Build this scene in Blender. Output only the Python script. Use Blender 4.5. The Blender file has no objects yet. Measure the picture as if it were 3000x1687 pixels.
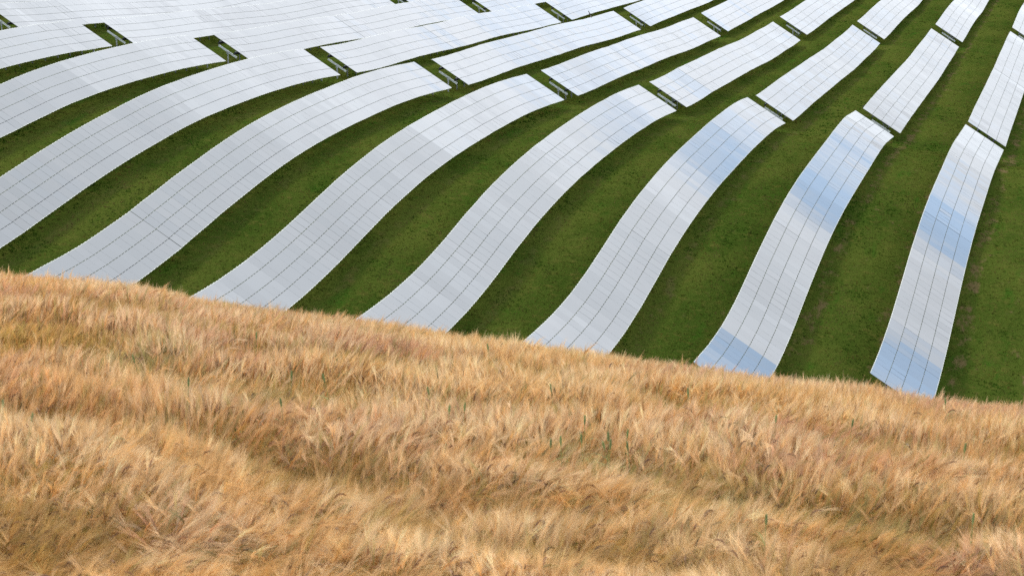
import bpy, bmesh, math, random
import numpy as np
from mathutils import Vector, Matrix

random.seed(7); RNG = np.random.default_rng(7)
S = bpy.context.scene
COL = S.collection

# ------------------------------------------------------------------ camera
PITCH, ROW_AZ, FPX = 0.26000, 0.28080, 6056.1      # pitch down, azimuth of the rows, focal length in px of a 3000 px frame
CAM_Z = 50.0                                        # everything below is given relative to the lens, then lifted by CAM_Z
cd = bpy.data.cameras.new('camera'); cam = bpy.data.objects.new('camera', cd); COL.objects.link(cam)
cam.location = (0, 0, CAM_Z); cam.rotation_euler = (math.pi/2 - PITCH, 0, 0)
cd.sensor_width = 36; cd.lens = 36*FPX/3000
cd.clip_start = 0.5; cd.clip_end = 20000
cd.dof.use_dof = True; cd.dof.focus_distance = 190; cd.dof.aperture_fstop = 5.6
S.camera = cam

# ------------------------------------------------------------------ world: broken cloud, brightest low in the sky ahead
SUN_EL, SUN_AZ = math.radians(42), math.radians(-72)   # azimuth from +Y towards +X
w = bpy.data.worlds.new('World'); S.world = w; w.use_nodes = True
nt = w.node_tree; N = nt.nodes; L = nt.links; N.clear()
def nd(t, **k):
    n = N.new(t)
    for a, v in k.items(): setattr(n, a, v)
    return n
def math_n(op, a, b=None, c=None, clamp=False):
    m = nd('ShaderNodeMath', operation=op, use_clamp=clamp)
    for i, v in enumerate((a, b, c)):
        if v is None: continue
        if hasattr(v, 'links'): L.new(v, m.inputs[i])
        else: m.inputs[i].default_value = v
    return m.outputs[0]
out = nd('ShaderNodeOutputWorld'); bg = nd('ShaderNodeBackground'); bg.inputs['Strength'].default_value = 0.1
L.new(bg.outputs[0], out.inputs[0])
sky = nd('ShaderNodeTexSky', sky_type='NISHITA', sun_disc=False)
sky.sun_elevation = SUN_EL; sky.sun_rotation = SUN_AZ
tc = nd('ShaderNodeTexCoord'); sep = nd('ShaderNodeSeparateXYZ'); L.new(tc.outputs['Generated'], sep.inputs[0])
X, Y, Z = sep.outputs
# clouds lie on a flat deck: project the direction on a plane overhead
zc = math_n('MAXIMUM', Z, 0.0); zc = math_n('ADD', zc, 0.12)
cx = math_n('DIVIDE', X, zc); cy = math_n('DIVIDE', Y, zc)
comb = nd('ShaderNodeCombineXYZ'); L.new(cx, comb.inputs[0]); L.new(cy, comb.inputs[1])
def noise(vec, scale, detail=5, rough=0.55, off=(0, 0, 0), sc=(1, 1, 1)):
    mp = nd('ShaderNodeMapping'); mp.inputs['Location'].default_value = off; mp.inputs['Scale'].default_value = sc
    L.new(vec, mp.inputs[0])
    n = nd('ShaderNodeTexNoise'); n.inputs['Scale'].default_value = scale; n.inputs['Detail'].default_value = detail
    n.inputs['Roughness'].default_value = rough; L.new(mp.outputs[0], n.inputs['Vector']); return n.outputs['Fac']
def ramp(fac, stops):
    r = nd('ShaderNodeValToRGB'); L.new(fac, r.inputs[0]); e = r.color_ramp.elements
    while len(e) > 1: e.remove(e[0])
    e[0].position = stops[0][0]; e[0].color = (*stops[0][1], 1)
    for p, c in stops[1:]:
        k = e.new(p); k.color = (*c, 1)
    return r.outputs['Color'], r.outputs['Alpha']
n_big = noise(comb.outputs[0], 0.9, 6, 0.6, (3.1, 0.4, 0))
n_wisp = noise(comb.outputs[0], 2.6, 7, 0.62, (0, 7.0, 0), (0.5, 1.5, 1))
# cloud brightness by height above the horizon (thick grey overhead and behind, bright ahead near the horizon)
el = math_n('ADD', Z, math_n('MULTIPLY', math_n('SUBTRACT', n_wisp, 0.5), 0.10))
ccol, _ = ramp(el, [(0.0, (0.55, 0.59, 0.635)), (0.12, (0.66, 0.695, 0.74)), (0.22, (0.83, 0.87, 0.93)), (0.40, (1.06, 1.12, 1.19)),
                    (0.56, (1.13, 1.20, 1.28)), (0.72, (1.10, 1.17, 1.24)), (0.84, (0.36, 0.39, 0.44)), (1.0, (0.22, 0.25, 0.29))])
ahead = math_n('MULTIPLY_ADD', Y, 0.24, 0.76)
cshade = math_n('ADD', math_n('MULTIPLY_ADD', n_big, 0.85, 0.545), math_n('MULTIPLY', math_n('SUBTRACT', n_wisp, 0.5), 0.55))
cs = nd('ShaderNodeVectorMath', operation='SCALE'); L.new(ccol, cs.inputs[0])
L.new(math_n('MULTIPLY', math_n('MULTIPLY', cshade, ahead), 27.0), cs.inputs['Scale'])
# a gap of blue: low on the right hand side ahead, and thin streaks elsewhere
az = math_n('ARCTAN2', X, Y)
def gauss(v, c, s):
    d = math_n('DIVIDE', math_n('SUBTRACT', v, c), s); return math_n('EXPONENT', math_n('MULTIPLY', math_n('MULTIPLY', d, d), -1.0))
gap = math_n('MULTIPLY', gauss(az, 0.49, 0.14), gauss(Z, 0.245, 0.074))
thr = math_n('ADD', math_n('MULTIPLY', gap, 0.57), math_n('SUBTRACT', n_wisp, 0.62))
band = math_n('MULTIPLY', gauss(Z, 0.19, 0.07), 0.225)
blue = math_n('MULTIPLY', math_n('ADD', thr, band), 2.2, clamp=True)
skb = nd('ShaderNodeVectorMath', operation='SCALE'); L.new(sky.outputs[0], skb.inputs[0]); skb.inputs['Scale'].default_value = 1.0
thin = nd('ShaderNodeMix', data_type='RGBA'); thin.inputs[0].default_value = 0.85
L.new(skb.outputs[0], thin.inputs[6]); thin.inputs[7].default_value = (12.5, 18.0, 25.5, 1)
mx = nd('ShaderNodeMix', data_type='RGBA'); L.new(math_n('MULTIPLY', blue, 0.85), mx.inputs[0])
L.new(cs.outputs[0], mx.inputs[6]); L.new(thin.outputs[2], mx.inputs[7]); L.new(mx.outputs[2], bg.inputs[0])

# ------------------------------------------------------------------ sun behind thin cloud, from the left
sd = bpy.data.lights.new('sun', 'SUN'); sun = bpy.data.objects.new('sun', sd); COL.objects.link(sun)
sd.energy = 3.0; sd.angle = math.radians(10); sd.color = (1.0, 0.93, 0.82)
sv = Vector((math.cos(SUN_EL)*math.sin(SUN_AZ), math.cos(SUN_EL)*math.cos(SUN_AZ), math.sin(SUN_EL)))
sun.rotation_euler = sv.to_track_quat('Z', 'Y').to_euler(); sun.location = (-60, 60, 120)

S.view_settings.view_transform = 'Standard'; S.view_settings.look = 'None'
S.view_settings.exposure = 0.0; S.view_settings.gamma = 1
S.render.engine = 'CYCLES'
try:
    S.cycles.use_denoising = False; S.cycles.max_bounces = 6; S.cycles.diffuse_bounces = 2; S.cycles.glossy_bounces = 3
    S.cycles.transparent_max_bounces = 4; S.cycles.caustics_reflective = False; S.cycles.caustics_refractive = False
except Exception: pass

# ------------------------------------------------------------------ helpers
def tag(o, label=None, cat=None, group=None, kind=None):
    for k, v in (('label', label), ('category', cat), ('group', group), ('kind', kind)):
        if v: o[k] = v
    return o
def mesh_np(name, verts, faces, mats, mat_idx=None, smooth=False):
    """verts (n,3); faces: list of arrays (m,k) or one array"""
    me = bpy.data.meshes.new(name)
    verts = np.ascontiguousarray(verts, np.float32)
    if not isinstance(faces, list): faces = [faces]
    me.vertices.add(len(verts)); me.vertices.foreach_set('co', verts.ravel())
    tot = sum(f.size for f in faces); nf = sum(len(f) for f in faces)
    me.loops.add(tot); me.loops.foreach_set('vertex_index', np.concatenate([f.ravel() for f in faces]).astype(np.int32))
    me.polygons.add(nf)
    sizes = np.concatenate([np.full(len(f), f.shape[1]) for f in faces])
    st = np.concatenate([[0], np.cumsum(sizes)[:-1]]).astype(np.int32)
    me.polygons.foreach_set('loop_start', st)
    if mat_idx is not None: me.polygons.foreach_set('material_index', np.asarray(mat_idx, np.int32))
    me.polygons.foreach_set('use_smooth', np.full(nf, smooth))
    for m in (mats if isinstance(mats, (list, tuple)) else [mats]): me.materials.append(m)
    me.update(calc_edges=True); me.validate()
    return me
def link(name, me, parent=None, loc=None):
    o = bpy.data.objects.new(name, me); COL.objects.link(o)
    if parent is not None: o.parent = parent
    if loc is not None: o.location = loc
    return o
BOXF = np.array([[0,3,2,1],[4,5,6,7],[0,1,5,4],[1,2,6,5],[2,3,7,6],[3,0,4,7]])
def boxes(origin, ex, ey, ez):
    """many boxes: origin (n,3) is the centre; ex, ey, ez (n,3) are half axes"""
    o = np.atleast_2d(origin); n = len(o)
    ex, ey, ez = [np.broadcast_to(a, (n, 3)) for a in (ex, ey, ez)]
    sg = [(-1,-1,-1),(1,-1,-1),(1,1,-1),(-1,1,-1),(-1,-1,1),(1,-1,1),(1,1,1),(-1,1,1)]
    V = np.stack([o + a*ex + b*ey + c*ez for a, b, c in sg], 1).reshape(-1, 3)
    F = (BOXF[None] + 8*np.arange(n)[:, None, None]).reshape(-1, 4)
    return V, F
def merge(parts):
    V = []; F = []; k = 0
    for v, f in parts: V.append(v); F.append(f + k); k += len(v)
    return np.concatenate(V), np.concatenate(F)

def material(name):
    m = bpy.data.materials.new(name); m.use_nodes = True; t = m.node_tree; t.nodes.clear()
    o = t.nodes.new('ShaderNodeOutputMaterial'); b = t.nodes.new('ShaderNodeBsdfPrincipled'); t.links.new(b.outputs[0], o.inputs[0])
    return m, t, b
class G:
    """tiny node-graph helper for one material tree"""
    def __init__(s, t): s.t = t
    def n(s, ty, **k):
        x = s.t.nodes.new(ty)
        for a, v in k.items(): setattr(x, a, v)
        return x
    def put(s, sock, v):
        if hasattr(v, 'links'): s.t.links.new(v, sock)
        elif v is not None: sock.default_value = v
    def m(s, op, a, b=None, c=None, clamp=False):
        x = s.n('ShaderNodeMath', operation=op, use_clamp=clamp)
        for i, v in enumerate((a, b, c)): s.put(x.inputs[i], v)
        return x.outputs[0]
    def mix(s, f, a, b, blend='MIX'):
        x = s.n('ShaderNodeMix', data_type='RGBA', blend_type=blend); s.put(x.inputs[0], f)
        s.put(x.inputs[6], (*a, 1) if isinstance(a, tuple) else a); s.put(x.inputs[7], (*b, 1) if isinstance(b, tuple) else b)
        return x.outputs[2]
    def noise(s, vec, scale, detail=4, rough=0.55, sc=(1,1,1), off=(0,0,0)):
        mp = s.n('ShaderNodeMapping'); mp.inputs['Scale'].default_value = sc; mp.inputs['Location'].default_value = off; s.put(mp.inputs[0], vec)
        x = s.n('ShaderNodeTexNoise'); x.inputs['Scale'].default_value = scale; x.inputs['Detail'].default_value = detail
        x.inputs['Roughness'].default_value = rough; s.put(x.inputs['Vector'], mp.outputs[0]); return x.outputs['Fac']
    def step(s, v, lo, hi):
        x = s.n('ShaderNodeMapRange', interpolation_type='SMOOTHSTEP'); s.put(x.inputs[0], v)
        x.inputs[1].default_value = lo; x.inputs[2].default_value = hi; return x.outputs[0]

# ------------------------------------------------------------------ terrain
CF = np.array([[-46.08,-42.78,-39.65,-36.75,-34.02],[-46.73,-42.67,-38.71,-34.88,-31.09],[-47.23,-42.61,-37.94,-33.09,-28.02],[-47.3,-42.74,-37.58,-31.43,-24.64],[-46.73,-43.24,-37.81,-29.71,-20.99],[-45.81,-44.13,-38.3,-27.53,-17.76],[-46.78,-46.4,-37.29,-25.64,-16.24],[-52.12,-47.77,-34.6,-25.67,-16.79],[-55.99,-44.85,-33.57,-26.12,-17.87],[-53.44,-43.41,-33.19,-24.66,-18.46],[-49.48,-42.26,-33.34,-24.73,-18.08],[-50.38,-42.09,-33.34,-25.6,-15.11],[-53.84,-41.63,-33.67,-26.68,-11.17],[-54.65,-41.1,-34.53,-28.26,-12.3],[-53.72,-39.68,-36.7,-27.62,-16.21],[-53.0,-44.03,-35.63,-29.65,-21.46],[-52.04,-43.91,-35.95,-31.11,-23.25],[-51.02,-44.18,-36.68,-32.19,-24.76],[-49.89,-44.53,-37.39,-32.72,-25.95],[-48.73,-44.86,-37.99,-32.62,-26.88],[-47.77,-44.87,-39.22,-32.78,-27.69],[-47.27,-45.01,-40.19,-33.3,-28.57],[-47.22,-44.61,-40.68,-34.34,-29.62],[-47.65,-44.8,-41.7,-34.8,-30.81],[-48.43,-44.38,-41.68,-36.01,-32.22],[-49.3,-45.11,-41.98,-37.65,-33.85],[-49.78,-45.11,-42.02,-39.21,-35.6],[-49.93,-44.73,-42.53,-40.8,-37.36],[-50.03,-44.92,-42.93,-41.82,-39.01],[-50.22,-45.59,-42.94,-42.2,-40.53],[-50.48,-46.39,-43.07,-42.4,-41.93],[-50.75,-47.11,-43.3,-42.57,-43.28]])
NUK, NVK = CF.shape; GU0, GDU = 88.59105, 9.819885
V0, P, TAU, W = -0.6998, 11.3667, 0.5542, 4.9
SA, CA = math.sin(ROW_AZ), math.cos(ROW_AZ)
def _bs(t): return np.stack([(1-t)**3/6, (3*t**3-6*t**2+4)/6, (-3*t**3+3*t**2+3*t+1)/6, t**3/6], -1)
def zval(u, k):
    """height of the middle of a solar table over (distance along the row, row number), relative to the lens"""
    u = np.asarray(u, float); k = np.asarray(k, float); u, k = np.broadcast_arrays(u, k)
    uu = np.clip(u, 96, 392); kk = np.clip(k, 0.3, 12)
    fu = np.clip((uu-GU0)/GDU, 0, NUK-3-1e-6); iu = fu.astype(int); bu = _bs(fu-iu)
    fv = np.clip(kk/12*(NVK-3), 0, NVK-3-1e-6); iv = fv.astype(int); bv = _bs(fv-iv)
    o = 0
    for i in range(4):
        for j in range(4): o = o + bu[..., i]*bv[..., j]*CF[np.clip(iu+i, 0, NUK-1), np.clip(iv+j, 0, NVK-1)]
    return o - 0.05*np.maximum(u-392, 0) + 0.04*np.minimum(np.maximum(u-520, 0), 1e4)
def uv_xy(u, v): return u*SA + v*CA, u*CA - v*SA
def xy_uv(x, y): return x*SA + y*CA, x*CA - y*SA
TABLE_H = 2.1
# barley hill: canopy profile along each line of sight, tangent to the sight line at the crest
CR_PX = np.array([-700, 0, 396, 560, 850, 1066, 1316, 1543, 1793, 2050, 2265, 2550, 2737, 3000, 3700], float)
CR_PY = np.array([740, 800, 838, 873, 908, 930, 972, 1003, 1036, 1067, 1100, 1126, 1157, 1178, 1235], float) + np.array([-9,-9,-7,-5,-3,-2,-1,0,1,2,3,3,3,3,3])
CR_T = (CR_PX-1500)/FPX/math.cos(PITCH)
CR_C = np.tan(PITCH + np.arctan((CR_PY-843.5)/FPX))
def canopy(x, y):
    t = np.clip(x/np.maximum(y, 1.0), -0.5, 0.5)
    c = np.interp(t, CR_T, CR_C); dc = 28.5 - 10.0*t; zc = -c*dc
    q = (c*(dc-13) + zc + 5.65)/(dc-13)**2
    s = dc - y
    near = zc + c*s - q*s*s
    s0 = c/(2*q); s1 = np.minimum(s, s0); near = zc + c*s1 - q*s1*s1
    far = zc + c*s - q*s*s
    lim = -(0.52-c)/(2*q)                                   # beyond this the far side is a straight slope
    zl = zc + c*lim - q*lim*lim
    far = np.where(s < lim, zl + 0.52*(s-lim), far)
    return np.where(s > 0, near, far)
PLANT_H = 0.85
def ground(x, y):
    x = np.asarray(x, float); y = np.asarray(y, float)
    u, v = xy_uv(x, y); f = zval(u, (V0-v)/P) - TABLE_H
    f = f + 0.10*np.sin(x*0.31+1.3)*np.sin(y*0.23) * 0.6
    h = canopy(x, np.maximum(y, 0)) - PLANT_H
    b = 2.0; d = np.clip((h-f)/b, -30, 30)
    return np.where(y < 118, f + b*np.logaddexp(0, d), f)
def ground_w(x, y): return ground(x, y) + CAM_Z
def axis(segs):
    o = []
    for a, b, s in segs: o.append(np.arange(a, b, s))
    o.append([segs[-1][1]]); return np.concatenate(o)
gx = axis([(-4000,-1000,500),(-1000,-300,100),(-300,-160,10),(-160,140,1.5),(140,300,10),(300,1000,100),(1000,4000,500)])
gy = axis([(-1500,-100,200),(-100,-10,10),(-10,46,0.8),(46,430,1.5),(430,600,10),(600,1500,100),(1500,9000,750)])
XX, YY = np.meshgrid(gx, gy); ZZ = ground_w(XX, YY)
nx, ny = len(gx), len(gy); idx = np.arange(nx*ny).reshape(ny, nx)
F = np.stack([idx[:-1,:-1], idx[:-1,1:], idx[1:,1:], idx[1:,:-1]], -1).reshape(-1, 4)

# grass
m_grass, t, b = material('field_ground'); g = G(t)
pos = g.n('ShaderNodeNewGeometry').outputs['Position']
rot = g.n('ShaderNodeVectorRotate', rotation_type='Z_AXIS'); g.put(rot.inputs['Vector'], pos); rot.inputs['Angle'].default_value = ROW_AZ
rp = rot.outputs[0]; sx = g.n('ShaderNodeSeparateXYZ'); g.put(sx.inputs[0], rp); RV, RU = sx.outputs[0], sx.outputs[1]
n1 = g.noise(rp, 0.16, 4, 0.6, (1, 0.45, 1)); n2 = g.noise(pos, 1.1, 5, 0.7); n3 = g.noise(pos, 7.0, 4, 0.75); n4 = g.noise(rp, 0.5, 5, 0.65, (1, 0.3, 1), (5, 2, 0))
c = g.mix(g.step(n1, 0.34, 0.66), (0.030, 0.054, 0.007), (0.056, 0.074, 0.012))
c = g.mix(g.m('MULTIPLY', g.step(n2, 0.5, 0.72), 0.75), c, (0.082, 0.080, 0.018))
c = g.mix(g.m('MULTIPLY', g.step(n4, 0.56, 0.72), 0.8), c, (0.022, 0.066, 0.006))
c = g.mix(g.m('MULTIPLY', g.step(n3, 0.48, 0.75), 0.55), c, (0.095, 0.09, 0.024))
c = g.mix(g.m('MULTIPLY', g.step(n3, 0.50, 0.26), 0.6), c, (0.024, 0.042, 0.006))
# bare trodden soil in a broken line on each side of a row
fr = g.m('SUBTRACT', g.m('FRACT', g.m('ADD', g.m('DIVIDE', g.m('SUBTRACT', V0, RV), P), 20.5)), 0.5)
lane = g.step(g.m('ABSOLUTE', g.m('SUBTRACT', g.m('MULTIPLY', g.m('ABSOLUTE', fr), P), 2.9)), 1.1, 0.1)
soil = g.step(g.m('ADD', g.noise(rp, 0.9, 5, 0.7, (1, 0.45, 1), (9, 0, 0)), g.m('MULTIPLY', lane, 0.13)), 0.60, 0.76)
near_right = g.step(RV, -42.0, -14.0)
c = g.mix(g.m('MULTIPLY', soil, g.m('MULTIPLY_ADD', near_right, 0.60, 0.15)), c, (0.120, 0.082, 0.042))
g.put(b.inputs['Base Color'], c); b.inputs['Roughness'].default_value = 0.9; b.inputs['Specular IOR Level'].default_value = 0.0
bp = g.n('ShaderNodeBump'); bp.inputs['Strength'].default_value = 1.0; bp.inputs['Distance'].default_value = 0.25
g.put(bp.inputs['Height'], g.m('ADD', g.m('MULTIPLY', n2, 0.7), g.m('MULTIPLY', n3, 0.35))); g.put(b.inputs['Normal'], bp.outputs[0])
gobj = link('ground', mesh_np('ground', np.stack([XX, YY, ZZ], -1).reshape(-1, 3), F, m_grass, smooth=True))
tag(gobj, 'mown green hillside under and between the solar rows', 'ground', kind='structure')

# ------------------------------------------------------------------ solar tables
def simple(name, col, rough=0.5, metal=0.0, spec=0.5, var=0.0):
    m, t, b = material(name); b.inputs['Roughness'].default_value = rough; b.inputs['Metallic'].default_value = metal
    b.inputs['Specular IOR Level'].default_value = spec
    g = G(t); ps = g.n('ShaderNodeNewGeometry').outputs['Position']; nn = g.noise(ps, 3.0, 4, 0.6)
    g.put(b.inputs['Base Color'], g.mix(g.step(nn, 0.3, 0.7), tuple(x*(1-var) for x in col), tuple(min(1, x*(1+var)) for x in col)))
    return m
m_zinc = simple('galvanised_steel', (0.50, 0.53, 0.54), 0.5, 0.25, 0.5, 0.18)
m_alu = simple('aluminium_rail', (0.80, 0.80, 0.72), 0.35, 0.3, 0.5, 0.08)
m_dark = simple('dark_purlin', (0.020, 0.022, 0.026), 0.5, 0.0, 0.3, 0.2)  # near black: shade inside the open profile is put into the colour
m_back = simple('panel_back', (0.055, 0.075, 0.080), 0.35, 0.0, 0.5, 0.15)
m_glass, t, b = material('panel_glass'); g = G(t)
gp = g.n('ShaderNodeNewGeometry'); rnd = gp.outputs['Random Per Island']
b.inputs['IOR'].default_value = 2.0; b.inputs['Specular IOR Level'].default_value = 0.5
g.put(b.inputs['Base Color'], g.mix(rnd, (0.020, 0.026, 0.034), (0.032, 0.034, 0.040)))
dirt = g.noise(gp.outputs['Position'], 1.7, 5, 0.6)
g.put(b.inputs['Roughness'], g.m('MULTIPLY_ADD', dirt, 0.05, 0.015))

MOD_L, MOD_G, MOD_P = 1.193, 0.042, 1.045            # module length up the slope, gap between strips, pitch along the row
SPAN = 2.65                                          # post spacing
CV = np.array([CA*math.cos(TAU), -SA*math.cos(TAU), -math.sin(TAU)])     # down the slope, towards the low edge
# post standing under the middle, U-shaped head; origin at ground
def post_mesh(name, h):
    e = np.eye(3); R = np.array([[CA, -SA, 0], [SA, CA, 0], [0, 0, 1.0]])   # v axis, u axis
    bb = lambda c, s: boxes(np.array(c) @ R, (s[0]*R[0])[None], (s[1]*R[1])[None], (s[2]*e[2])[None])
    pr = [bb((0, 0.045, h/2-0.4), (0.06, 0.004, h/2+0.4)), bb((-0.058, 0, h/2-0.4), (0.004, 0.045, h/2+0.4)), bb((0.058, 0, h/2-0.4), (0.004, 0.045, h/2+0.4)),
          bb((-0.09, -0.02, h-0.11), (0.012, 0.07, 0.18)), bb((0.09, -0.02, h-0.11), (0.012, 0.07, 0.18)), bb((0, -0.02, h+0.075), (0.105, 0.07, 0.012))]
    return mesh_np(name, *merge(pr), m_zinc)
ZC = 0.52                                            # module plane to crossbeam centre, vertical
me_post = post_mesh('support_post', TABLE_H - ZC)
NV = np.array([CA*math.sin(TAU), -SA*math.sin(TAU), math.cos(TAU)])      # table normal when the row is level
UV = np.array([SA, CA, 0.0])
me_beam = mesh_np('crossbeam', *merge([boxes(np.zeros((1,3)), (1.22*CV)[None], (0.004*UV)[None], (0.10*NV)[None]),
    boxes((0.035*UV+0.098*NV)[None], (1.22*CV)[None], (0.035*UV)[None], (0.004*NV)[None]),
    boxes((0.035*UV-0.098*NV)[None], (1.22*CV)[None], (0.035*UV)[None], (0.004*NV)[None])]), m_zinc)

def solar_table(k, u0, u1, label, group, first_phase=0.0):
    n_span = max(1, round((u1-u0)/SPAN)); un = np.linspace(u0+0.35, u1-0.35, n_span+1)
    zn = zval(un, k); sl = np.diff(zn); kw = np.array([1, 2, 3, 2, 1.0])/9
    sl = np.convolve(np.pad(sl, 2, mode='edge'), kw, 'valid'); sl = np.maximum(sl, -0.10*(un[1]-un[0]))
    if k == 1 and u1 < 230: sl = np.maximum(np.convolve(np.pad(np.diff(zval(un, k)), 4, mode='edge'), np.ones(9)/9, 'valid'), -0.062*(un[1]-un[0]))
    zn = zn[0] + np.concatenate([[0], np.cumsum(sl)]); zn -= 0.6*(zn - zval(un, k)).mean()
    if k == 1 and u1 < 230: zn = zn - 0.60*(zn[-1]-zval(un[-1], k))*np.clip((un-185)/(un[-1]-185), 0, 1)**1.3
    zn = zn + RNG.normal(0, 0.012, n_span+1)
    v = V0 - P*k
    nx_, ny_ = uv_xy(un, np.full_like(un, v))
    node = np.stack([nx_, ny_, zn + CAM_Z], 1)
    gz = ground_w(nx_, ny_)
    mid = n_span//2
    root = bpy.data.objects.new('solar_table', None); COL.objects.link(root); root.location = (nx_[0], ny_[0], gz[0])
    root.empty_display_size = 0.5
    o0 = np.array([nx_[0], ny_[0], gz[0]])
    tag(root, label, 'solar table', group)
    def at(u):      # point on the kinked centre line and the local unit tangent
        u = np.atleast_1d(u); i = np.clip(np.searchsorted(un, u)-1, 0, n_span-1)
        f = (u-un[i])/(un[i+1]-un[i]); d = node[i+1]-node[i]
        return node[i] + f[:, None]*d, d/np.linalg.norm(d, axis=1)[:, None]
    # modules: four strips, each sheet of glass set a hair differently
    pu = MOD_P*0.985; nm = int((u1-u0)/pu); uc = u0 + (u1-u0-nm*pu)/2 + pu*(np.arange(nm)+0.5)
    c0, T = at(uc)
    Nn = np.cross(CV[None], T); Nn /= np.linalg.norm(Nn, axis=1)[:, None]; Nn *= np.sign(Nn[:, 2:3])
    for r in range(4):
        off = (r-1.5)*(MOD_L+MOD_G)
        a = RNG.normal(0, 0.0038, nm)[:, None]; bb_ = RNG.normal(0, 0.0022, nm)[:, None]
        Tt = T + a*Nn; Tt /= np.linalg.norm(Tt, axis=1)[:, None]
        Cc = CV[None] + bb_*Nn; Cc /= np.linalg.norm(Cc, axis=1)[:, None]
        N2 = np.cross(Cc, Tt); N2 *= np.sign(N2[:, 2:3])
        V, Fc = boxes(c0 + off*CV[None] - o0, 0.5*MOD_L*Cc, (0.5*MOD_P-0.010)*Tt, 0.005*N2)
        mi = np.tile([1, 0, 1, 1, 1, 1], nm)
        # winding: make sure +N2 face is index 1 (it is by construction) and is glass
        o = link('panel_strip', mesh_np('panel_strip', V, Fc, [m_glass, m_back], mi), root)
    # rails running up the slope under the glass, two to a module, their ends show as small teeth
    ur = (uc[:, None] + np.array([-0.25, 0.25])*MOD_P).ravel(); cr, Tr = at(ur)
    Nr = np.cross(CV[None], Tr); Nr /= np.linalg.norm(Nr, axis=1)[:, None]; Nr *= np.sign(Nr[:, 2:3])
    V, Fc = boxes(cr - 0.030*Nr - o0, (W/2+0.05)*CV[None], 0.020*Tr, 0.022*Nr)
    parts = [(V, Fc)]
    for sgn in (-1, 1):      # end clips holding the glass
        parts.append(boxes(cr + sgn*(W/2+0.028)*CV[None] - 0.004*Nr - o0, 0.024*CV[None], 0.034*Tr, 0.022*Nr))
    tag(link('mounting_rails', mesh_np('mounting_rails', *merge(parts), m_alu), root), kind='stuff')
    # edge profiles along the upper and lower rim
    seg_c = (node[1:]+node[:-1])/2; seg_h = (node[1:]-node[:-1])/2
    nseg = np.cross(CV[None], seg_h); nseg /= np.linalg.norm(nseg, axis=1)[:, None]; nseg *= np.sign(nseg[:, 2:3])
    seg_h = seg_h*(1+0.004)
    seg_h[0] *= 1.0; 
    for sgn in (-1, 1):
        V, Fc = boxes(seg_c + sgn*(W/2+0.012)*CV[None] - 0.012*nseg - o0, 0.010*CV[None], seg_h, 0.012*nseg)
        link('edge_profile', mesh_np('edge_profile', V, Fc, m_alu), root)
    pc, ph = seg_c.copy(), seg_h.copy(); e_ = ph[0]/np.linalg.norm(ph[0])*0.30; pc[0] -= e_; ph[0] += e_
    for sgn in (-1, 1):      # purlins
        V, Fc = boxes(pc + sgn*1.05*CV[None] - 0.215*nseg - o0, 0.05*CV[None], ph, 0.16*nseg)
        link('purlin', mesh_np('purlin', V, Fc, m_dark), root)
    for i in range(n_span+1):
        du = -0.55 if i == 0 else 0.0
        px_, py_ = uv_xy(un[i]+du, v); zt = node[i, 2]
        p = link('support_post', me_post, root, (px_-o0[0], py_-o0[1], zt-TABLE_H-o0[2]))
        link('crossbeam', me_beam, p, Vector((0, 0, TABLE_H-ZC)) + Vector(UV*-0.03))
    return root

GA, GB, GC = 'wave shaped solar tables of the front block', 'solar tables of the middle block', 'solar tables of the back block'
A_END = {1:228.8, 2:222.9, 3:220.2, 4:217.0, 5:212.6, 6:208.6, 7:205.2, 8:201.2, 9:197.6, 10:193.6}
B_ST = {1:232.6, 2:229.4, 3:225.2, 4:221.9, 5:218.1, 6:213.9, 7:209.8, 8:206.5, 9:202.8, 10:198.5, 11:194.4, 12:190.4}
B_EN = {1:323.3, 2:317.4, 3:313.3, 4:309.0, 5:304.8, 6:301.3, 7:297.8, 8:293.8, 9:289.3, 10:285.4, 11:281.4, 12:277.4}
C_ST = {1:328.8, 2:324.3, 3:318.6, 4:315.2, 5:310.6, 6:307.3, 7:303.7, 8:299.9, 9:295.6}
A_LAB = {1:'rightmost long bent solar table, its blue banded lower corner free above the barley',
 2:'second bent solar table from the right, its pale blue lower end touching the barley',
 3:'third bent solar table from the right, wide blue reflection near its far end',
 4:'fourth bent solar table from the right, grey in the middle, white at the barley',
 5:'fifth long grey solar table from the right, sharply lighter just above the barley',
 6:'leftmost of the long grey solar tables that run down into the barley',
 7:'long grey solar table cut by the left frame edge just above the barley',
 8:'pale solar table cut by the left frame edge, second row above the barley',
 9:'pale solar table at upper left ending beside the leftmost whole gap of grass'}
B_LAB = {1:'white solar table at the right frame edge, above the rightmost front table',
 2:'white straight solar table with a small black bird on its nearest corner',
 3:'white solar table with faint blue streaks behind the third front table from the right',
 4:'solar table with white and blue bands behind the fourth front table from the right',
 5:'pale blue solar table behind the fifth front table, bright white streaks on it',
 6:'pale blue solar table behind the sixth front table from the right',
 7:'long pale solar table in the upper middle, blue patch near its far end',
 8:'whitish solar table in the upper left, starting at the second grass gap from the left',
 9:'whitish solar table starting at the leftmost full grass gap in the top left',
 10:'white solar table at top left starting at the grass gap cut by the frame',
 11:'white solar table sliver along the top edge of the picture at the left'}
C_LAB = {1:'tip of a white solar table at the top right frame edge',
 2:'white solar table at the top right, second from the frame edge',
 3:'white and pale blue solar table third from the top right corner',
 4:'solar table with soft blue bands fourth from the top right corner',
 5:'solar table cut by the top edge, fifth from the right, bright patch at its corner',
 6:'pale blue solar table at the top edge, sixth from the right',
 7:'pale blue solar table at the top edge with a large bird over its lower rim',
 8:'narrow pale solar table wedge at the top edge, left of the one with the bird',
 9:'small white corner of a solar table at the top edge, leftmost of the back block'}
for k in range(1, 10): solar_table(k, A_END[k]-89.8, A_END[k], A_LAB[k], GA)
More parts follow.
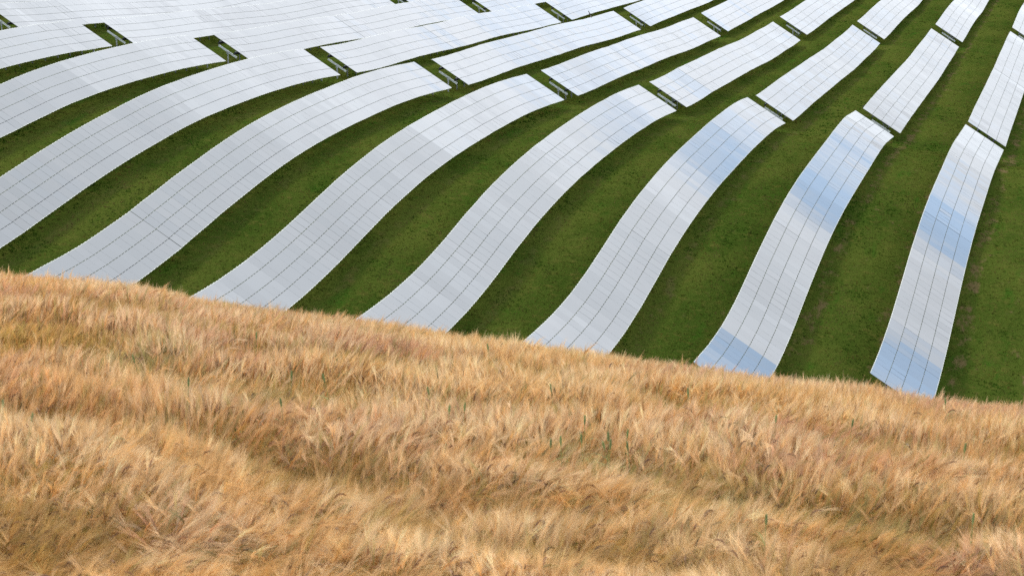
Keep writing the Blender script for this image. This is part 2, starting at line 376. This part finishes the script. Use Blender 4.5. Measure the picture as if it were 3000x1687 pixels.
for k in range(1, 12): solar_table(k, B_ST[k], B_EN[k], B_LAB[k], GB)
for k in range(1, 10): solar_table(k, C_ST[k], C_ST[k]+89.8, C_LAB[k], GC)

# ------------------------------------------------------------------ barley
class VNoise:
    def __init__(s, seed, n=256): s.g = np.random.default_rng(seed).random((n, n)); s.n = n
    def __call__(s, x, y):
        x = np.asarray(x) + 1000.0; y = np.asarray(y) + 1000.0
        ix = np.floor(x).astype(int); iy = np.floor(y).astype(int); fx = x-ix; fy = y-iy
        fx = fx*fx*(3-2*fx); fy = fy*fy*(3-2*fy); a = lambda i, j: s.g[(iy+j) % s.n, (ix+i) % s.n]
        return (a(0,0)*(1-fx)+a(1,0)*fx)*(1-fy) + (a(0,1)*(1-fx)+a(1,1)*fx)*fy
def fbm(n, x, y, o=3):
    r = 0; a = 0.5; t = 0
    for i in range(o): r = r + a*n(x*2**i+17*i, y*2**i+5*i); t += a; a *= 0.5
    return r/t
nA, nB, nC, nD = VNoise(1), VNoise(2), VNoise(3), VNoise(4)
def ray(px, py):
    d = np.array([(px-1500)/FPX, 1.0, -(py-843.5)/FPX]); cp, sp = math.cos(PITCH), math.sin(PITCH)
    return np.array([d[0], cp*d[1]+sp*d[2], -sp*d[1]+cp*d[2]])
def hit(px, py):
    r_ = ray(px, py); ys = np.linspace(10, 34, 2400); zz = r_[2]/r_[1]*ys; xx = r_[0]/r_[1]*ys; j = np.argmax(zz < canopy(xx, ys))
    return xx[j], ys[j]
# hollows and lodged furrows in the crop: ends, width, depth, how green
FURROWS = [((-80, 1150), (330, 1190), .45, 1.0, .2), ((330, 1190), (760, 1240), .35, .8, .2), ((760, 1250), (1120, 1330), .40, 1.0, .15), ((1120, 1330), (1400, 1400), .45, 1.0, .15),
  ((1400, 1400), (1700, 1430), .35, .7, .1), ((120, 970), (400, 1010), .55, .6, .8), ((1000, 1040), (1200, 1060), .40, .5, .6), ((2150, 1370), (2420, 1400), .40, .8, .7),
  ((2420, 1410), (2980, 1500), .45, .9, .75), ((1920, 1010+90), (2000, 1150), .30, .6, .6), ((1700, 1270), (1900, 1330), .35, .5, .6), ((300, 1520), (1000, 1640), .25, .6, .05), ((1300, 1150), (1500, 1180), .35, .4, .5), ((2500, 1230), (2900, 1290), .35, .4, .3)]
def barley_mesh():
    ys = []; xs = []
    dens = lambda y: np.where(y < 17, 270, np.where(y < 22, 230, 190))
    for y0 in np.arange(11.6, 33.0, 0.5):
        hw = 0.26*(y0+0.5) + 1.6; n = int(dens(y0)*0.5*2*hw)
        ys.append(y0 + 0.5*RNG.random(n)); xs.append(RNG.uniform(-hw, hw, n))
    x = np.concatenate(xs); y = np.concatenate(ys)
    keep = y < (28.5 - 10*np.clip(x/y, -.5, .5)) + 3.2; x = x[keep]; y = y[keep]; n = len(x)
    dist = np.hypot(x, y)
    top = canopy(x, y) + CAM_Z; zg = top - PLANT_H
    hum = fbm(nA, x*0.55, y*0.8 + x*0.25, 3); fine = fbm(nB, x*2.2, y*2.2, 2)
    amp = 0.30 + 0.70*np.clip((28.5 - 10*np.clip(x/y, -.5, .5) - y - 1.0)/7.0, 0, 1)
    clump = fbm(nC, x*1.3+40, y*1.5+x*0.5, 2)
    h = PLANT_H*(0.84 + amp*0.80*(hum-0.5)) + amp*0.30*(clump-0.5) + RNG.normal(0, 0.035, n) + 0.08*(fine-0.5) + np.where(RNG.random(n) < 0.06, RNG.uniform(0, 0.14, n), 0)
    fur = np.zeros(n); gpat = np.zeros(n)
    for (ax, ay), (bx, by), wd, dp, gr in FURROWS:
        X0, Y0 = hit(ax, ay); X1, Y1 = hit(bx, by); ex, ey = X1-X0, Y1-Y0; LL = ex*ex+ey*ey+1e-6
        tt = np.clip(((x-X0)*ex + (y-Y0)*ey)/LL, 0, 1); dd = np.hypot(x-X0-tt*ex, (y-Y0-tt*ey)) + 0.35*(fbm(nB, x*1.4+60, y*1.4, 2)-0.5)
        k_ = np.exp(-(dd/wd)**2); fur = np.maximum(fur, k_*dp); gpat = np.maximum(gpat, k_*gr)
    h = h - fur*0.36
    # lean: wind from the left, with lodged patches
    ang = (fbm(nC, x*0.5+3, y*0.45, 2)-0.5)*3.2 + RNG.normal(0, 0.50, n) + 0.20 + (clump-0.5)*2.4
    flip = RNG.random(n) < 0.10; ang = np.where(flip, math.pi - ang, ang)
    near = np.clip((21-y)/8, 0, 1)
    nod = np.clip(0.50 + 0.62*near + 1.5*(fbm(nD, x*0.9, y*0.9, 2)-0.5) + RNG.normal(0, 0.34, n), 0.05, 2.2)   # angle from vertical of the ear tip
    hook = (RNG.random(n) < 0.15*near + 0.02); nod = np.where(hook, RNG.uniform(1.7, 2.3, n), nod); h = h + np.where(hook, 0.07, 0)
    dx, dy = np.cos(ang), np.sin(ang)*0.8
    dl = np.hypot(dx, dy); D = np.stack([dx/dl, dy/dl, np.zeros(n)], 1); UP = np.array([0, 0, 1.0])
    base = np.stack([x, y, zg], 1)
    stemtop = base + UP*(h*0.80)[:, None] + D*(h*0.10*np.clip(nod, 0, 1.5))[:, None]
    # ear: arc of 4 nodes, direction swings from half the nod to the full nod
    earL = np.where(hook, 0.125, RNG.uniform(0.075, 0.11, n))
    dirs = [np.cos(nod*f)[:, None]*UP + np.sin(nod*f)[:, None]*D for f in (0.35, 0.7, 1.0)]
    e = [stemtop]
    for d_ in dirs: e.append(e[-1] + d_*(earL/3)[:, None])
    view = base - np.array([0, 0, CAM_Z]); view /= np.linalg.norm(view, axis=1)[:, None]
    V = []; Fq = []; C = []; k = 0
    px = dist/2043.0                                     # size of a pixel at that distance
    # colour per plant
    u1 = RNG.random(n); patch = fbm(nB, x*0.8+9, y*0.8, 3); pk = fbm(nD, x*0.35+4, y*0.5+7, 2)
    straw = np.array([0.77, 0.51, 0.235]); gold = np.array([0.62, 0.33, 0.07]); pink = np.array([0.60, 0.355, 0.23]); pale = np.array([0.93, 0.735, 0.47]); grn = np.array([0.30, 0.30, 0.08])
    wp = np.clip((pk-0.42)*3.2 + (u1-0.5)*0.8 + 0.34*np.clip((y-18)/5, -1, 1), 0, 0.9)[:, None]
    col = straw*(1-wp) + pink*wp
    wl = (RNG.random(n) < np.clip(0.36 + 2.2*(clump-0.5), 0.05, 0.9))[:, None]; col = np.where(wl, col*0.35+pale*0.65, col)
    wg = (RNG.random(n) < 0.16)[:, None]; col = np.where(wg, col*0.4+gold*0.6, col)
    gg = (RNG.random(n) < (0.06 + 0.60*np.clip((0.46-hum)*5, 0, 1)*np.clip((y-13)/5, 0.25, 1)))[:, None]; col = np.where(gg, col*0.35+grn*0.65, col)
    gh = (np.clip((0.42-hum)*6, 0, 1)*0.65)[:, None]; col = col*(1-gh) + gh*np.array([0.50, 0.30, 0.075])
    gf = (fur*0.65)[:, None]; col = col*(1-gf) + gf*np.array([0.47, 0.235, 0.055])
    gm = ((RNG.random(n) < gpat*0.95))[:, None]; col = np.where(gm, col*0.3 + 0.7*np.array([0.27, 0.27, 0.075]), col)
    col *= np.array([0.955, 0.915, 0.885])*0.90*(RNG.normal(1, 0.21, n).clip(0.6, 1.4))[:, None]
    def quad_strip(p0, p1, w0, w1, side, c0, c1=None):
        nonlocal k
        m = len(p0); s0 = side*w0[:, None]; s1 = side*w1[:, None]
        V.append(np.stack([p0-s0, p0+s0, p1+s1, p1-s1], 1).reshape(-1, 3))
        Fq.append((k + np.arange(4*m)).reshape(-1, 4)); k += 4*m
        cc0 = c0; cc1 = c0 if c1 is None else c1
        C.append(np.stack([cc0, cc0, cc1, cc1], 1).reshape(-1, 3))
    def side_of(d, jitter=0.5):
        s_ = np.cross(d, view + RNG.normal(0, jitter, view.shape)[:len(d)]); return s_/np.maximum(np.linalg.norm(s_, axis=1), 1e-6)[:, None]
    # stem in two pieces
    mid = base + UP*(h*0.45)[:, None]; wst = np.maximum(0.0016, 0.20*px)
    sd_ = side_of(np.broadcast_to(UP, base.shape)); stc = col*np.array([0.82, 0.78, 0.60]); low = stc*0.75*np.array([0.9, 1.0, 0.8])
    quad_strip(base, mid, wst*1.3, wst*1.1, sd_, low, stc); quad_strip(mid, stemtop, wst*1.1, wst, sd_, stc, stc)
    # a dry leaf
    la = RNG.uniform(0, 2*math.pi, n); LD = np.stack([np.cos(la), np.sin(la), np.full(n, 0.45)], 1)
    l0 = base + UP*(h*RNG.uniform(0.3, 0.6, n))[:, None]; l1 = l0 + LD*0.11; l2 = l1 + (LD*np.array([1, 1, -0.9]))*0.09
    ls = side_of(LD); lw = np.maximum(0.0032, 0.22*px); lc = np.where(gg, np.array([0.20, 0.25, 0.05]), gold*0.9)
    lc = lc*np.ones((n, 1)); quad_strip(l0, l1, lw*0.8, lw, ls, lc); quad_strip(l1, l2, lw, lw*0.2, ls, lc)
    # ear body: crossed strips
    earc = col*np.array([0.86, 0.78, 0.70]); dark = ((RNG.random(n) < 0.08) | (hook & (RNG.random(n) < 0.75)))[:, None]; earc = np.where(dark, earc*np.array([0.45, 0.36, 0.36]), earc)
    ew = [0.0050, 0.0076, 0.0068, 0.0034]
    for j in range(3):
        for sgn in (0, 1):
            d_ = dirs[j]; s_ = side_of(d_, 0.15) if sgn == 0 else np.cross(d_, side_of(d_, 0.15))
            quad_strip(e[j], e[j+1], np.full(n, ew[j]), np.full(n, ew[j+1]), s_, earc)
    # awns: long bristles fanning from along the ear, pointing past its tip
    nearm = y < 19.5
    for q in range(17):
        m = nearm if q >= 11 else np.ones(n, bool); i = np.nonzero(m)[0]
        f = (q % 11)/10.0; j = min(2, int(f*3)); fr_ = f*3-j; st_ = e[j][i] + (e[j+1][i]-e[j][i])*min(fr_, 1.0)
        d_ = dirs[2][i]*0.75 + dirs[j][i]*0.45 + RNG.normal(0, 0.13, (len(i), 3)); d_ /= np.linalg.norm(d_, axis=1)[:, None]
        Lw = RNG.uniform(0.13, 0.20, len(i))*(1+0.30*near[i]); p1 = st_ + d_*(Lw*0.55)[:, None]; d2 = d_ + D[i]*0.16 - UP*0.10 + RNG.normal(0, 0.05, (len(i), 3)); p2 = p1 + d2*(Lw*0.45)[:, None]
        s_ = np.cross(d_, view[i]); s_ /= np.maximum(np.linalg.norm(s_, axis=1), 1e-6)[:, None]
        wa = np.maximum(0.0006, 0.085*px[i])*RNG.uniform(0.7, 1.3, len(i)); ca = col[i]*np.array([1.10, 1.06, 1.0])*RNG.normal(1, 0.06, len(i)).clip(0.7, 1.3)[:, None]
        quad_strip(st_, p1, wa*1.2, wa, s_, ca); quad_strip(p1, p2, wa, wa*0.3, s_, ca*1.05)
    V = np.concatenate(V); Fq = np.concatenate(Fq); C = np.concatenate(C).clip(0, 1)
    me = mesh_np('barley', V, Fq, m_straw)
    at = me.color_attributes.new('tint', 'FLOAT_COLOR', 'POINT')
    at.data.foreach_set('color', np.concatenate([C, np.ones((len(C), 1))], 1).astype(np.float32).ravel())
    print('barley plants', n, 'faces', len(Fq)); return me
m_straw, t, b = material('straw'); g = G(t); t.nodes.remove(b)
va = g.n('ShaderNodeAttribute', attribute_name='tint').outputs['Color']
df = g.n('ShaderNodeBsdfDiffuse'); g.put(df.inputs[0], va); tr = g.n('ShaderNodeBsdfTranslucent'); g.put(tr.inputs[0], va)
gl = g.n('ShaderNodeBsdfGlossy'); gl.inputs['Roughness'].default_value = 0.45; gl.inputs[0].default_value = (0.9, 0.85, 0.75, 1)
ms = g.n('ShaderNodeMixShader'); ms.inputs[0].default_value = 0.38; g.put(ms.inputs[1], df.outputs[0]); g.put(ms.inputs[2], tr.outputs[0])
ms2 = g.n('ShaderNodeMixShader'); ms2.inputs[0].default_value = 0.04; g.put(ms2.inputs[1], ms.outputs[0]); g.put(ms2.inputs[2], gl.outputs[0])
g.put([x for x in t.nodes if x.type == 'OUTPUT_MATERIAL'][0].inputs[0], ms2.outputs[0])
tag(link('barley', barley_mesh()), 'ripe golden barley with long awns bending in the wind across the foreground hill', 'barley', kind='stuff')

# ------------------------------------------------------------------ short grass on the hillside
def in_view(x, y, z, mx=70, my=60):
    zz = z - CAM_Z; cp, sp = math.cos(PITCH), math.sin(PITCH); d = y*cp - zz*sp; up = y*sp + zz*cp
    X_ = 1500 + FPX*x/d; Y_ = 843.5 - FPX*up/d
    return (X_ > -mx) & (X_ < 3000+mx) & (Y_ > -my) & (Y_ < 1240)
def grass_mesh():
    n0 = 1500000
    y = 118 + (400-118)*RNG.random(n0)**1.0; x = RNG.uniform(-0.275, 0.275, n0)*y
    # even share per picture area: thin out with distance
    keep = RNG.random(n0) < (y*0.275/110)*(122/y)**3.0*1.0; x = x[keep]; y = y[keep]
    z = ground_w(x, y); k = in_view(x, y, z); x, y, z = x[k], y[k], z[k]; n = len(x)
    u, v = xy_uv(x, y); dist = np.hypot(x, y); sc_ = dist/150
    pa = fbm(nA, x*0.12, y*0.07, 3); pb = fbm(nB, x*0.7, y*0.5, 3); pc = fbm(nD, x*0.3+8, y*0.15, 3)
    c = np.array([0.054, 0.082, 0.011])*np.ones((n, 1)); c = c + (np.array([0.086, 0.098, 0.018])-c)*np.clip((pa-0.42)*4, 0, 1)[:, None]
    c = c + (np.array([0.030, 0.088, 0.008])-c)*np.clip((pc-0.56)*7, 0, 0.9)[:, None]
    c = c + (np.array([0.150, 0.135, 0.035])-c)*np.clip((pb-0.60)*5 + (RNG.random(n) < 0.10)*0.6, 0, 0.8)[:, None]
    lat = ((V0 - v)/P + 0.5) % 1 - 0.5                      # 0 under the middle of a row
    streak = fbm(nC, v*1.6+3, u*0.045, 2); c = c*(0.80 + 0.42*streak)[:, None]
    wheel = np.exp(-((np.abs(np.abs(lat)-0.5)*P-0.95)/0.28)**2)*np.clip(fbm(nD, v*0.4, u*0.06+50, 2)*2.2-0.7, 0, 1)
    c = c + (np.array([0.115, 0.105, 0.040])-c)*(0.55*wheel)[:, None]
    sm = fbm(nA, v*0.9+7, u*0.32+3, 4) + (0.11+0.10*np.clip((v+48)/30, 0, 1))*np.exp(-((np.abs(lat)*P-2.9)/0.55)**2) + 0.03*np.clip((v+45)/40, -1, 1)
    soil = np.clip((sm-0.60)*9, 0, 0.95); c = c + (np.array([0.135, 0.092, 0.045])-c)*(soil*0.85)[:, None]
    c = c*np.array([1.06, 0.97, 0.9])*RNG.normal(0.93, 0.15, n).clip(0.5, 1.9)[:, None]
    tuft = (pc > 0.62) | (RNG.random(n) < 0.002); hh = RNG.uniform(0.03, 0.08, n)*np.where(tuft, 1.8, 1.0)*sc_**0.5
    # taller unmown growth under and along the tables
    fr_ = np.abs(((V0 - v)/P + 0.5) % 1 - 0.5)*P; hh *= np.where(fr_ < 1.9, 1.6, 1.0)*(1-0.5*soil)
    V = []; C = []
    for q in range(3):
        a = RNG.uniform(0, math.pi, n); w_ = RNG.uniform(0.02, 0.055, n)*sc_; le = RNG.normal(0, 0.06, (n, 2))
        ox = x + RNG.normal(0, 0.06, n)*sc_; oy = y + RNG.normal(0, 0.06, n)*sc_
        p0 = np.stack([ox-np.cos(a)*w_, oy-np.sin(a)*w_, z-0.01], 1); p1 = np.stack([ox+np.cos(a)*w_, oy+np.sin(a)*w_, z-0.01], 1)
        p2 = np.stack([ox+le[:, 0], oy+le[:, 1], z+hh*RNG.uniform(0.6, 1.2, n)], 1)
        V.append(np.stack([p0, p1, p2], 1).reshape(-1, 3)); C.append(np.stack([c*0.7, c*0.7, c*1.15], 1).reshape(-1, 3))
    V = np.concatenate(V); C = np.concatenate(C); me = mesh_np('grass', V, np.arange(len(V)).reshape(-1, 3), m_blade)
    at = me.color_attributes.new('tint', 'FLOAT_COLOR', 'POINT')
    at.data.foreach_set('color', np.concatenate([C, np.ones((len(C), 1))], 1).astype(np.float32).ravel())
    print('grass tufts', n); return me
m_blade, t, b = material('grass_blade'); g = G(t); va = g.n('ShaderNodeAttribute', attribute_name='tint').outputs['Color']; t.nodes.remove(b)
df = g.n('ShaderNodeBsdfDiffuse'); g.put(df.inputs[0], va); tr = g.n('ShaderNodeBsdfTranslucent'); g.put(tr.inputs[0], va)
ms = g.n('ShaderNodeMixShader'); ms.inputs[0].default_value = 0.3; g.put(ms.inputs[1], df.outputs[0]); g.put(ms.inputs[2], tr.outputs[0])
g.put([x for x in t.nodes if x.type == 'OUTPUT_MATERIAL'][0].inputs[0], ms.outputs[0])
tag(link('grass', grass_mesh()), 'short mown grass with darker tufts between the solar rows', 'grass', kind='stuff')

# ------------------------------------------------------------------ green wheat ears standing in the barley
m_ear = simple('green_ear', (0.14, 0.18, 0.060), 0.7, 0, 0.2, 0.3)
m_stalk = simple('green_stalk', (0.16, 0.20, 0.06), 0.7, 0, 0.2, 0.2)
def ear_mesh(name, h):
    bm = bmesh.new()
    def tube(p, rad, sides, mi):
        rings = []
        for (x_, z_), r_ in zip(p, rad):
            rings.append([bm.verts.new((x_ + r_*math.cos(2*math.pi*i/sides), r_*math.sin(2*math.pi*i/sides), z_)) for i in range(sides)])
        for a_, b_ in zip(rings, rings[1:]):
            for i in range(sides):
                f = bm.faces.new((a_[i], a_[(i+1) % sides], b_[(i+1) % sides], b_[i])); f.material_index = mi
        for rg in (rings[0][::-1], rings[-1]): bm.faces.new(rg).material_index = mi
    tube([(0, 0), (0.004, h*0.5), (0, h)], [0.0028, 0.0024, 0.0020], 5, 1)
    L_ = 0.085; ns = 13                                   # scalloped spikelets
    tube([(0.002*(-1)**i, h + L_*i/ns) for i in range(ns+1)], [0.004 + 0.0045*math.sin(math.pi*(i+0.6)/(ns+1.2))*(1.15 if i % 2 else 0.8) for i in range(ns+1)], 7, 0)
    for i in range(8):
        z_ = h + L_*(0.3+0.09*i); a_ = i*2.4
        v_ = [bm.verts.new((0.006*math.cos(a_), 0.006*math.sin(a_), z_)), bm.verts.new((0.008*math.cos(a_+.3), 0.008*math.sin(a_+.3), z_)), bm.verts.new((0.014*math.cos(a_), 0.014*math.sin(a_), z_+0.028))]
        bm.faces.new(v_).material_index = 0
    # one flag leaf
    for j in range(3):
        x0, x1 = 0.05*j, 0.05*(j+1); z0, z1 = h*0.82 + 0.05*j - 0.012*j*j, h*0.82 + 0.05*(j+1) - 0.012*(j+1)**2; w0, w1 = 0.006*(1-j/3.2), 0.006*(1-(j+1)/3.2)
        bm.faces.new([bm.verts.new(c_) for c_ in ((x0, -w0, z0), (x0, w0, z0), (x1, w1, z1), (x1, -w1, z1))]).material_index = 1
    me = bpy.data.meshes.new(name); bm.to_mesh(me); bm.free(); me.materials.append(m_ear); me.materials.append(m_stalk); return me
ear0 = tag(link('green_wheat_ear', ear_mesh('green_wheat_ear', 0.88)), 'green unripe wheat ear standing upright above the ripe barley', 'wheat ear', 'green wheat ears among the barley')
EARS = [(450,1037),(532,1130),(1011,1126),(842,1101),(848,1165),(6,1158),(32,1244),(1451,1018),(1295,1126),(737,986),(1033,1056),(1288,1197),(1339,1190),
 (1784,1292),(1835,1267),(1812,1264),(1723,1283),(1774,1318),(1873,1305),(1707,1235),(2262,1222),(2785,1171),(2801,1324),(2463,1228),(2839,1522),(2240,1528),(2032,1171),(1647,1146),(1655,1300),(1608,1275)]
for i, (px_, py_) in enumerate(EARS):
    r_ = ray(px_, py_+8); ys = np.linspace(11, 34, 2400); zz = r_[2]/r_[1]*ys; xx = r_[0]/r_[1]*ys
    j = np.argmax(zz < canopy(xx, ys) + 0.02)
    o = ear0 if i == 0 else ear0.copy()
    if i: COL.objects.link(o)
    o.location = (xx[j], ys[j], canopy(xx[j], ys[j]) - PLANT_H + CAM_Z - 0.055); s_ = 1.0 + 0.10*RNG.random(); o.scale = (s_*1.15, s_*1.15, s_)
    o.rotation_euler = (RNG.normal(0, 0.06), RNG.normal(0.02, 0.10), RNG.uniform(0, 6.28))

# ------------------------------------------------------------------ two birds
m_bird = simple('bird_plumage', (0.035, 0.024, 0.017), 0.8, 0, 0.2, 0.5); m_black = simple('black_plumage', (0.012, 0.012, 0.014), 0.6, 0, 0.4, 0.3)
m_pale = simple('pale_feathers', (0.50, 0.46, 0.40), 0.8, 0, 0.2, 0.2)
def bird(name, mat, verts, edges, radii, label, loc, rot, scale):
    me = bpy.data.meshes.new(name); me.from_pydata(verts, edges, []); me.materials.append(mat)
    o = link(name, me); sk = o.modifiers.new('skin', 'SKIN'); ly = me.skin_vertices[0] if me.skin_vertices else None
    if ly is None:
        bm = bmesh.new(); bm.from_mesh(me); bm.verts.layers.skin.verify(); bm.to_mesh(me); bm.free(); ly = me.skin_vertices[0]
    for i, (a_, b_) in enumerate(radii): ly.data[i].radius = (a_, b_)
    ly.data[1].use_root = True
    sb = o.modifiers.new('smooth', 'SUBSURF'); sb.levels = 1; sb.render_levels = 1
    o.location = loc; o.rotation_euler = rot; o.scale = (scale,)*3
    tag(o, label, 'bird'); return o
# body along +Y: tail, rump, chest, neck, head, beak; wings out along X
fl_v = [(0,-0.26,0),(0,-0.10,0),(0,0.06,0.0),(0,0.15,0.01),(0,0.21,0.015),(0,0.26,0.0), (0.16,0.09,0.03),(0.34,0.06,0.06),(0.56,-0.04,0.09), (-0.16,0.09,0.03),(-0.34,0.06,0.06),(-0.56,-0.04,0.09)]
fl_e = [(0,1),(1,2),(2,3),(3,4),(4,5),(2,6),(6,7),(7,8),(2,9),(9,10),(10,11)]
fl_r = [(0.085,0.012),(0.06,0.05),(0.075,0.065),(0.045,0.04),(0.04,0.035),(0.01,0.01),(0.10,0.016),(0.10,0.012),(0.05,0.008),(0.10,0.016),(0.10,0.012),(0.05,0.008)]
rb = ray(1727, 43); kb = 262/rb[1]
bd = bird('gliding_bird', m_bird, fl_v, fl_e, fl_r, 'brown bird gliding low over the rim of a pale blue table at the top', (rb[0]*kb, 262, rb[2]*kb+CAM_Z), (0.9, 1.05, 0.4), 0.95)
wp_v, wp_f = boxes(np.array([[0.30, 0.0, 0.058]]), np.array([[0.07, 0, 0.012]]), np.array([[0, 0.05, 0]]), np.array([[0, 0, 0.014]]))
link('wing_patch', mesh_np('wing_patch', wp_v, wp_f, m_pale), bd)
kb = 2; ub = B_ST[2] + 0.9; vb = V0 - P*kb - W/2*math.cos(TAU); xb, yb = uv_xy(ub, vb)
pv = [(0,-0.17,0.10),(0,-0.06,0.12),(0,0.03,0.15),(0,0.075,0.19),(0,0.10,0.205),(0,0.145,0.20),(0.02,0.0,0.06),(0.02,0.005,0.0),(-0.02,0.0,0.06),(-0.02,0.005,0.0)]
pe = [(0,1),(1,2),(2,3),(3,4),(4,5),(1,6),(6,7),(1,8),(8,9)]
pr_ = [(0.025,0.008),(0.045,0.04),(0.05,0.048),(0.03,0.03),(0.032,0.03),(0.005,0.005),(0.008,0.008),(0.005,0.005),(0.008,0.008),(0.005,0.005)]
bird('perched_bird', m_black, pv, pe, pr_, 'small black bird perched on the near corner of a white solar table', (xb, yb, float(zval(ub, kb)) + W/2*math.sin(TAU) + CAM_Z + 0.02), (0, 0, -1.1), 1.25)
